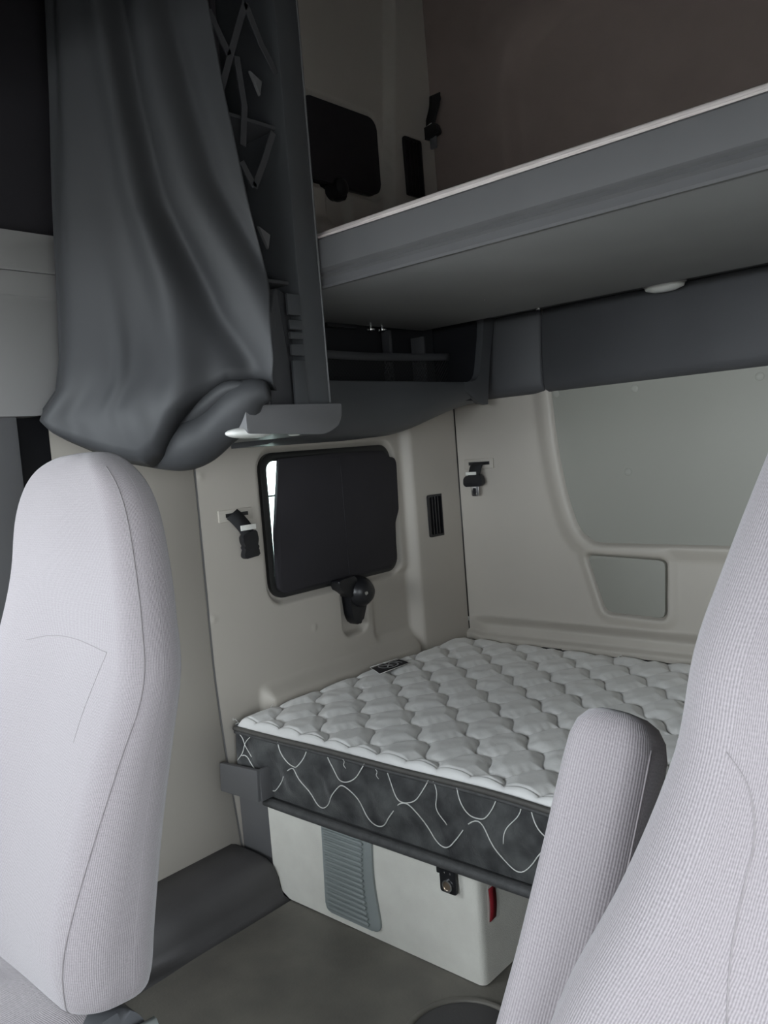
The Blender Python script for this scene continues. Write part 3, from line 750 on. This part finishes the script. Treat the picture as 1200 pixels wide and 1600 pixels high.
sh = thing('blackout_board', (XL, 1.75, .72), 'black board blocking the lower side window, leaving a bright gap', 'window shade')
poly = [(1.516, 1.094), (1.479, .885), (1.475, .735), (1.492, .722), (1.962, .728), (1.978, .745), (1.985, .86), (2.006, .90), (2.012, 1.05), (2.004, 1.068), (1.975, 1.072), (1.955, 1.093), (1.75, 1.097)]
prism('panel', rpoly(poly, .008, 3), 'x', XL-.006, XL+.006, m_matte, sh, .002)
box('fold_crease', XL+.004, XL+.0072, 1.755, 1.759, .73, 1.085, m_matte, sh, .001)
box('shade_foot', XL-.03, XL-.004, 1.50, 1.96, .717, .735, m_matte, sh, 0)

s2 = thing('blackout_board', (XL, 1.88, 1.90), 'black board covering the small upper side window', 'window shade')
prism('panel', rrect(1.724, 2.043, 1.896, 2.132, .035), 'x', XL-.003, XL+.005, m_matte, s2, .002)
lt = thing('window_latch', (XL, 1.77, .60), 'black rounded swivel latch below the lower side window', 'latch')
lathe('pivot_cup', [(.001, .052), (.014, .050), (.030, .044), (.042, .028), (.049, .008), (.048, -.02), (.030, -.03)], (XL+.006, 1.785, .672), (1, 0, 0), m_black, lt, 28)
prism('lever', rpoly([(1.735, .690), (1.738, .640), (1.742, .600), (1.760, .572), (1.785, .580), (1.812, .640), (1.80, .69)], .02, 5), 'x', XL-.016, XL+.020, m_black, lt, .006, 3)
lathe('pivot_screw', [(.007, 0), (.007, .003), (.004, .005), (.001, .0052)], (XL+.052, 1.772, .672), (1, 0, 0), m_chrome, lt, 14)
prism('hook', rpoly([(1.682, .722), (1.695, .690), (1.735, .660), (1.765, .700), (1.760, .727)], .01, 4), 'x', XL-.010, XL+.030, m_black, lt, .006, 3)
l2 = thing('window_latch', (XL, 1.85, 1.85), 'dark swivel latch below the small upper side window', 'latch')
lathe('pivot_cup', [(.001, .040), (.012, .038), (.026, .028), (.032, .008), (.032, -.02)], (XL-.012, 1.853, 1.888), (1, 0, 0), m_black, l2, 24)
prism('lever', rpoly([(1.828, 1.90), (1.836, 1.85), (1.868, 1.85), (1.878, 1.90)], .01, 4), 'x', XL-.014, XL+.014, m_black, l2, .004)

def ribbon(name, pts, wdir, wd, mat, parent, th=.0018):
    V = []; F = []; wv = Vector(wdir)*wd
    P = [Vector(p) for p in catmull(pts, 5)]
    for p in P: V += [tuple(p-wv), tuple(p+wv)]
    for i in range(len(P)-1): F.append((2*i, 2*i+1, 2*i+3, 2*i+2))
    o = mesh(name, V, F, mat, parent); md = o.modifiers.new('s', 'SOLIDIFY'); md.thickness = th
    return o
# side wall belt: socket buckle
b1 = thing('restraint_belt', (XL, 1.36, .84), 'black belt with socket buckle hanging on the left side wall', 'belt', 'bunk restraint belts')
box('slot_plate', XL-.002, XL+.004, 1.296, 1.408, .940, .972, m_wall, b1, .0025)
box('slot', XL+.001, XL+.0048, 1.318, 1.392, .952, .962, m_black, b1, 0)
ribbon('webbing', [(XL+.004, 1.338, .960), (XL+.014, 1.345, .948), (XL+.024, 1.362, .920), (XL+.022, 1.374, .894)], (0, .86, .50), .0215, m_web, b1)
box('maker_tag', XL+.024, XL+.028, 1.346, 1.396, .914, .928, m_tag, b1, .001)
prism('buckle', rpoly([(1.350, .902), (1.398, .912), (1.402, .886), (1.396, .866), (1.404, .852), (1.402, .842), (1.352, .838), (1.350, .850), (1.358, .868), (1.350, .884)], .006, 4), 'x', XL+.010, XL+.028, m_black, b1, .004)
# rear wall belt: tongue
b2 = thing('restraint_belt', (-1.60, YR, .93), 'black belt with metal tongue hanging on the lower rear wall', 'belt', 'bunk restraint belts')
box('slot_plate', -1.655, -1.538, YR-.006, YR+.002, 1.006, 1.040, m_wall, b2, .0025)
box('slot', -1.636, -1.552, YR-.0068, YR-.003, 1.019, 1.030, m_black, b2, 0)
ribbon('webbing', [(-1.590, YR-.004, 1.026), (-1.592, YR-.024, 1.018), (-1.598, YR-.030, .992), (-1.604, YR-.030, .970)], (1, 0, 0), .024, m_web, b2)
box('maker_tag', -1.632, -1.590, YR-.034, YR-.030, .988, .998, m_tag, b2, .001)
prism('tongue_grip', rpoly([(-1.644, .962), (-1.640, .984), (-1.575, .990), (-1.566, .966), (-1.570, .950), (-1.640, .948)], .008, 4), 'y', YR-.036, YR-.016, m_black, b2, .005)
tb_ = prism('tongue', rrect(-1.618, -1.588, .916, .958, .007, 4), 'y', YR-.028, YR-.025, m_chrome, b2, .001)
prism('tongue_hole', rrect(-1.610, -1.598, .924, .944, .004, 4), 'y', YR-.0288, YR-.0278, m_black, tb_, 0)
# upper rear wall belt
b3 = thing('restraint_belt', (-1.66, YR, 2.07), 'dark belt with metal tongue hanging above the upper bunk', 'belt', 'bunk restraint belts')
yb = YR-.022
lathe('anchor_bolt', [(.016, 0), (.016, .006), (.010, .010), (.001, .011)], (-1.648, yb, 2.222), (0, -1, 0), m_black, b3, 16)
ribbon('webbing', [(-1.648, yb-.010, 2.235), (-1.650, yb-.014, 2.20), (-1.662, yb-.020, 2.16), (-1.670, yb-.024, 2.13)], (1, 0, 0), .022, m_web, b3)
box('maker_tag', -1.705, -1.655, yb-.030, yb-.026, 2.130, 2.137, m_tag, b3, .001, rot=Matrix.Rotation(-.3, 3, 'Y'))
prism('tongue_grip', rpoly([(-1.712, 2.095), (-1.702, 2.132), (-1.640, 2.140), (-1.628, 2.105), (-1.66, 2.098)], .006, 4), 'y', yb-.034, yb-.012, m_black, b3, .004)
prism('tongue', rrect(-1.672, -1.644, 2.062, 2.104, .006, 4), 'y', yb-.024, yb-.021, m_mid, b3, .001)

# ================================================================== seats
def sect(cx, wd, yf, yr, z, rf, rr, bow=0., n=8, m=10, tilt=0.):
    """rounded-box section, front towards -y; bow: how far the middle of the front is hollowed"""
    P = []
    def arc(ccx, ccy, r, a0, a1):
        for i in range(n+1):
            a = math.radians(a0+(a1-a0)*i/n); P.append([ccx+r*math.cos(a), ccy+r*math.sin(a)])
    arc(cx+wd-rr, yr-rr, rr, 0, 90)
    for i in range(1, m): P.append([cx+wd-rr-(2*(wd-rr))*i/m, yr])
    arc(cx-wd+rr, yr-rr, rr, 90, 180)
    arc(cx-wd+rf, yf+rf, rf, 180, 270)
    for i in range(1, m):
        t = i/m; P.append([cx-wd+rf+2*(wd-rf)*t, yf+bow*math.sin(math.pi*t)**2])
    arc(cx+wd-rf, yf+rf, rf, 270, 360)
    return [(p[0], p[1], z+tilt*(p[1]-yf)) for p in P]
def backrest(rows, parent, bow):
    keys = np.array(rows, float); zz = np.linspace(0, 1, len(keys)); tt = np.linspace(0, 1, (len(keys)-1)*5+1)
    C = np.array(catmull([k for k in keys], 5))
    secs = [sect(k[1], k[2], k[3], k[4], k[0], k[5], k[6], k[7], tilt=k[8]) for k in C]
    return loft('backrest', secs, m_seat, parent), C
# passenger seat, far left
ls = thing('cab_seat', (-1.12, .45, 0), 'pale grey ribbed cloth cab seat at far left below the curtain', 'seat', 'front cab seats')
# z, cx, half width, front y, rear y, front radius, rear radius, bow, tilt
rows = [(.452, -1.12, .150, .445, .490, .02, .02, 0, -.1), (.455, -1.12, .205, .420, .515, .04, .04, 0, -.1), (.475, -1.12, .220, .408, .525, .05, .045, .010, -.1), (.54, -1.12, .224, .408, .538, .055, .05, .015, -.08), (.64, -1.12, .224, .440, .562, .055, .05, .018, 0),
        (.74, -1.12, .222, .480, .590, .05, .05, .016, 0), (.83, -1.12, .218, .522, .614, .045, .045, .010, 0), (.90, -1.118, .198, .540, .626, .042, .042, .006, 0), (.96, -1.113, .180, .548, .632, .040, .040, 0, 0), (1.03, -1.108, .163, .552, .632, .038, .038, -.004, 0),
        (1.075, -1.10, .138, .554, .628, .036, .036, -.004, 0), (1.105, -1.092, .102, .558, .620, .030, .030, 0, 0), (1.122, -1.085, .060, .570, .612, .020, .020, 0, 0), (1.127, -1.08, .02, .588, .600, .005, .005, 0, 0)]
_, CL = backrest(rows, ls, 0)
def cling(pts, name):
    o = bpy.data.objects[name]; off = wloc(o); from_ = []
    from mathutils.bvhtree import BVHTree
    t = BVHTree.FromPolygons([v.co+off for v in o.data.vertices], [list(p.vertices) for p in o.data.polygons])
    for p in pts:
        h = t.ray_cast(Vector((p[0], p[1]-.15, p[2])), Vector((0, 1, 0)))[0]
        if h: from_.append((h.x, h.y, h.z))
    return from_
def seam_on(C, side, parent, mat, off=.30, r=.0016):
    pts = []
    off0 = off
    for k in C:
        if k[2] < .10: continue
        off = off0*float(np.interp(k[0], [.46, .62, .80], [.30, .62, 1.]))
        a = math.radians(-90+90*off) if side > 0 else math.radians(-90-90*off)
        x = k[1]+side*(k[2]-k[5])+(k[5]+.0006)*math.cos(a); y = k[3]+k[5]+(k[5]+.0006)*math.sin(a)
        pts.append((x, y, k[0]+k[8]*(y-k[3])))
    tube('piping_seam', pts, r, mat, parent, 6)
seam_on(CL, 1, ls, m_seam, .62, .0007)
for P in ([(-1.2067, .532, .8595), (-1.138, .5385, .8712), (-1.0611, .537, .8726), (-.9751, .5305, .8657)], [(-.9751, .5305, .8657), (-.993, .5230, .8316), (-1.0037, .5065, .7921), (-1.0054, .4895, .7545)]):
    tube('panel_seam', cling(catmull(P, 6), 'backrest'), .0006, m_seam, ls, 5)
# cushion
def cushion(cx, parent, y0, y1, z0, z1, wd):
    secs = []
    for z, ins in ((z0, .03), (z0+.015, .008), (z0+.04, 0), (z1-.045, 0), (z1-.018, .010), (z1-.004, .032), (z1, .07), (z1+.002, .16)):
        secs.append(sect(cx, wd-ins, y0+ins, y1-ins*.4, z, .06-ins*.2, .05-ins*.2, 0))
    loft('cushion', secs, m_seat, parent)
cushion(-1.14, ls, -.08, .47, .31, .455, .235)
box('seat_pan', -1.36, -.93, -.05, .52, .27, .315, m_black, ls, .01)
box('pedestal', -1.30, -.99, .02, .44, 0, .27, m_black, ls, .02)
prism('recliner_cover', rpoly([(.36, .30), (.36, .40), (.42, .446), (.47, .448), (.495, .42), (.495, .30)], .03, 5), 'x', -.955, -.905, m_dark, ls, .012, 3)
tube('recliner_lever', [(-.915, .40, .41), (-.90, .41, .418), (-.893, .44, .42), (-.893, .50, .415)], .008, m_step, ls, 8)
# driver seat, near right
rs = thing('cab_seat', (-.06, .40, 0), 'pale grey ribbed cloth cab seat at near right with raised armrest', 'seat', 'front cab seats')
rows = [(.452, -.06, .15, .445, .50, .02, .02, 0, -.1), (.46, -.06, .255, .43, .54, .045, .04, 0, -.1), (.52, -.06, .285, .432, .575, .055, .05, .012, -.08), (.60, -.06, .283, .462, .605, .055, .05, .018, 0), (.668, -.06, .268, .492, .635, .055, .05, .018, 0),
        (.766, -.06, .220, .508, .660, .055, .05, .014, 0), (.8585, -.06, .188, .540, .69, .05, .05, .008, 0), (.932, -.06, .178, .562, .71, .05, .05, .004, 0), (.985, -.06, .166, .590, .73, .05, .05, 0, 0), (1.057, -.06, .150, .640, .755, .05, .05, 0, 0),
        (1.11, -.06, .130, .662, .76, .045, .045, 0, 0), (1.145, -.06, .10, .675, .755, .035, .035, 0, 0), (1.16, -.06, .06, .69, .742, .024, .024, 0, 0), (1.164, -.06, .02, .712, .722, .004, .004, 0, 0)]
_, CR = backrest(rows, rs, 0)
tube('panel_seam', cling(catmull([(-.1968, .5453, .8785), (-.1836, .5410, .8629), (-.1774, .5355, .8447), (-.1763, .5295, .8258), (-.1801, .5218, .8024), (-.1843, .5128, .7752), (-.1876, .5070, .7468), (-.1895, .5023, .7139)], 6), 'backrest.001'), .0006, m_seam, rs, 5)
cushion(-.06, rs, -.10, .47, .31, .455, .25)
box('seat_pan', -.29, .17, -.06, .56, .27, .315, m_black, rs, .01)
box('pedestal', -.22, .10, .02, .44, 0, .27, m_black, rs, .02)
# raised armrest on the inboard side
B = np.array((-.383, .500, .46)); Tp = np.array((-.335, .678, .838)); ax = (Tp-B)/np.linalg.norm(Tp-B)
ex = np.array((1., 0, 0)); ex -= ax*(ex@ax); ex /= np.linalg.norm(ex); ey = np.cross(ax, ex)
L_ = np.linalg.norm(Tp-B); secs = []
for t, k in ((-.03, .45), (-.028, .8), (-.01, .97), (.02, 1), (.25, 1), (.5, 1), (.72, 1.0), (.88, 1.0), (.94, .97), (.975, .88), (1.0, .70), (1.012, .45), (1.016, .12)):
    c = B+ax*L_*t+np.array((.006*math.sin(math.pi*min(1,max(0,t))), 0, 0))
    for_ = rrect(-.041*k, .041*k, -.036*k, .036*k, .022*k, 6)
    secs.append([tuple(c+ex*p[0]+ey*p[1]) for p in for_])
loft('armrest', secs, m_seat, rs)
pts = [tuple(B+ax*L_*t+np.array((.006*math.sin(math.pi*max(0,t)), 0, 0))+ex*.0400+ey*(-.0217)) for t in np.linspace(-.02, .955, 24)]
tube('armrest_seam', pts, .0008, m_seam_l, rs, 6)
tube('armrest_pivot', [(-.42, .545, .50), (-.30, .545, .50), (-.20, .56, .52)], .02, m_black, rs, 12)
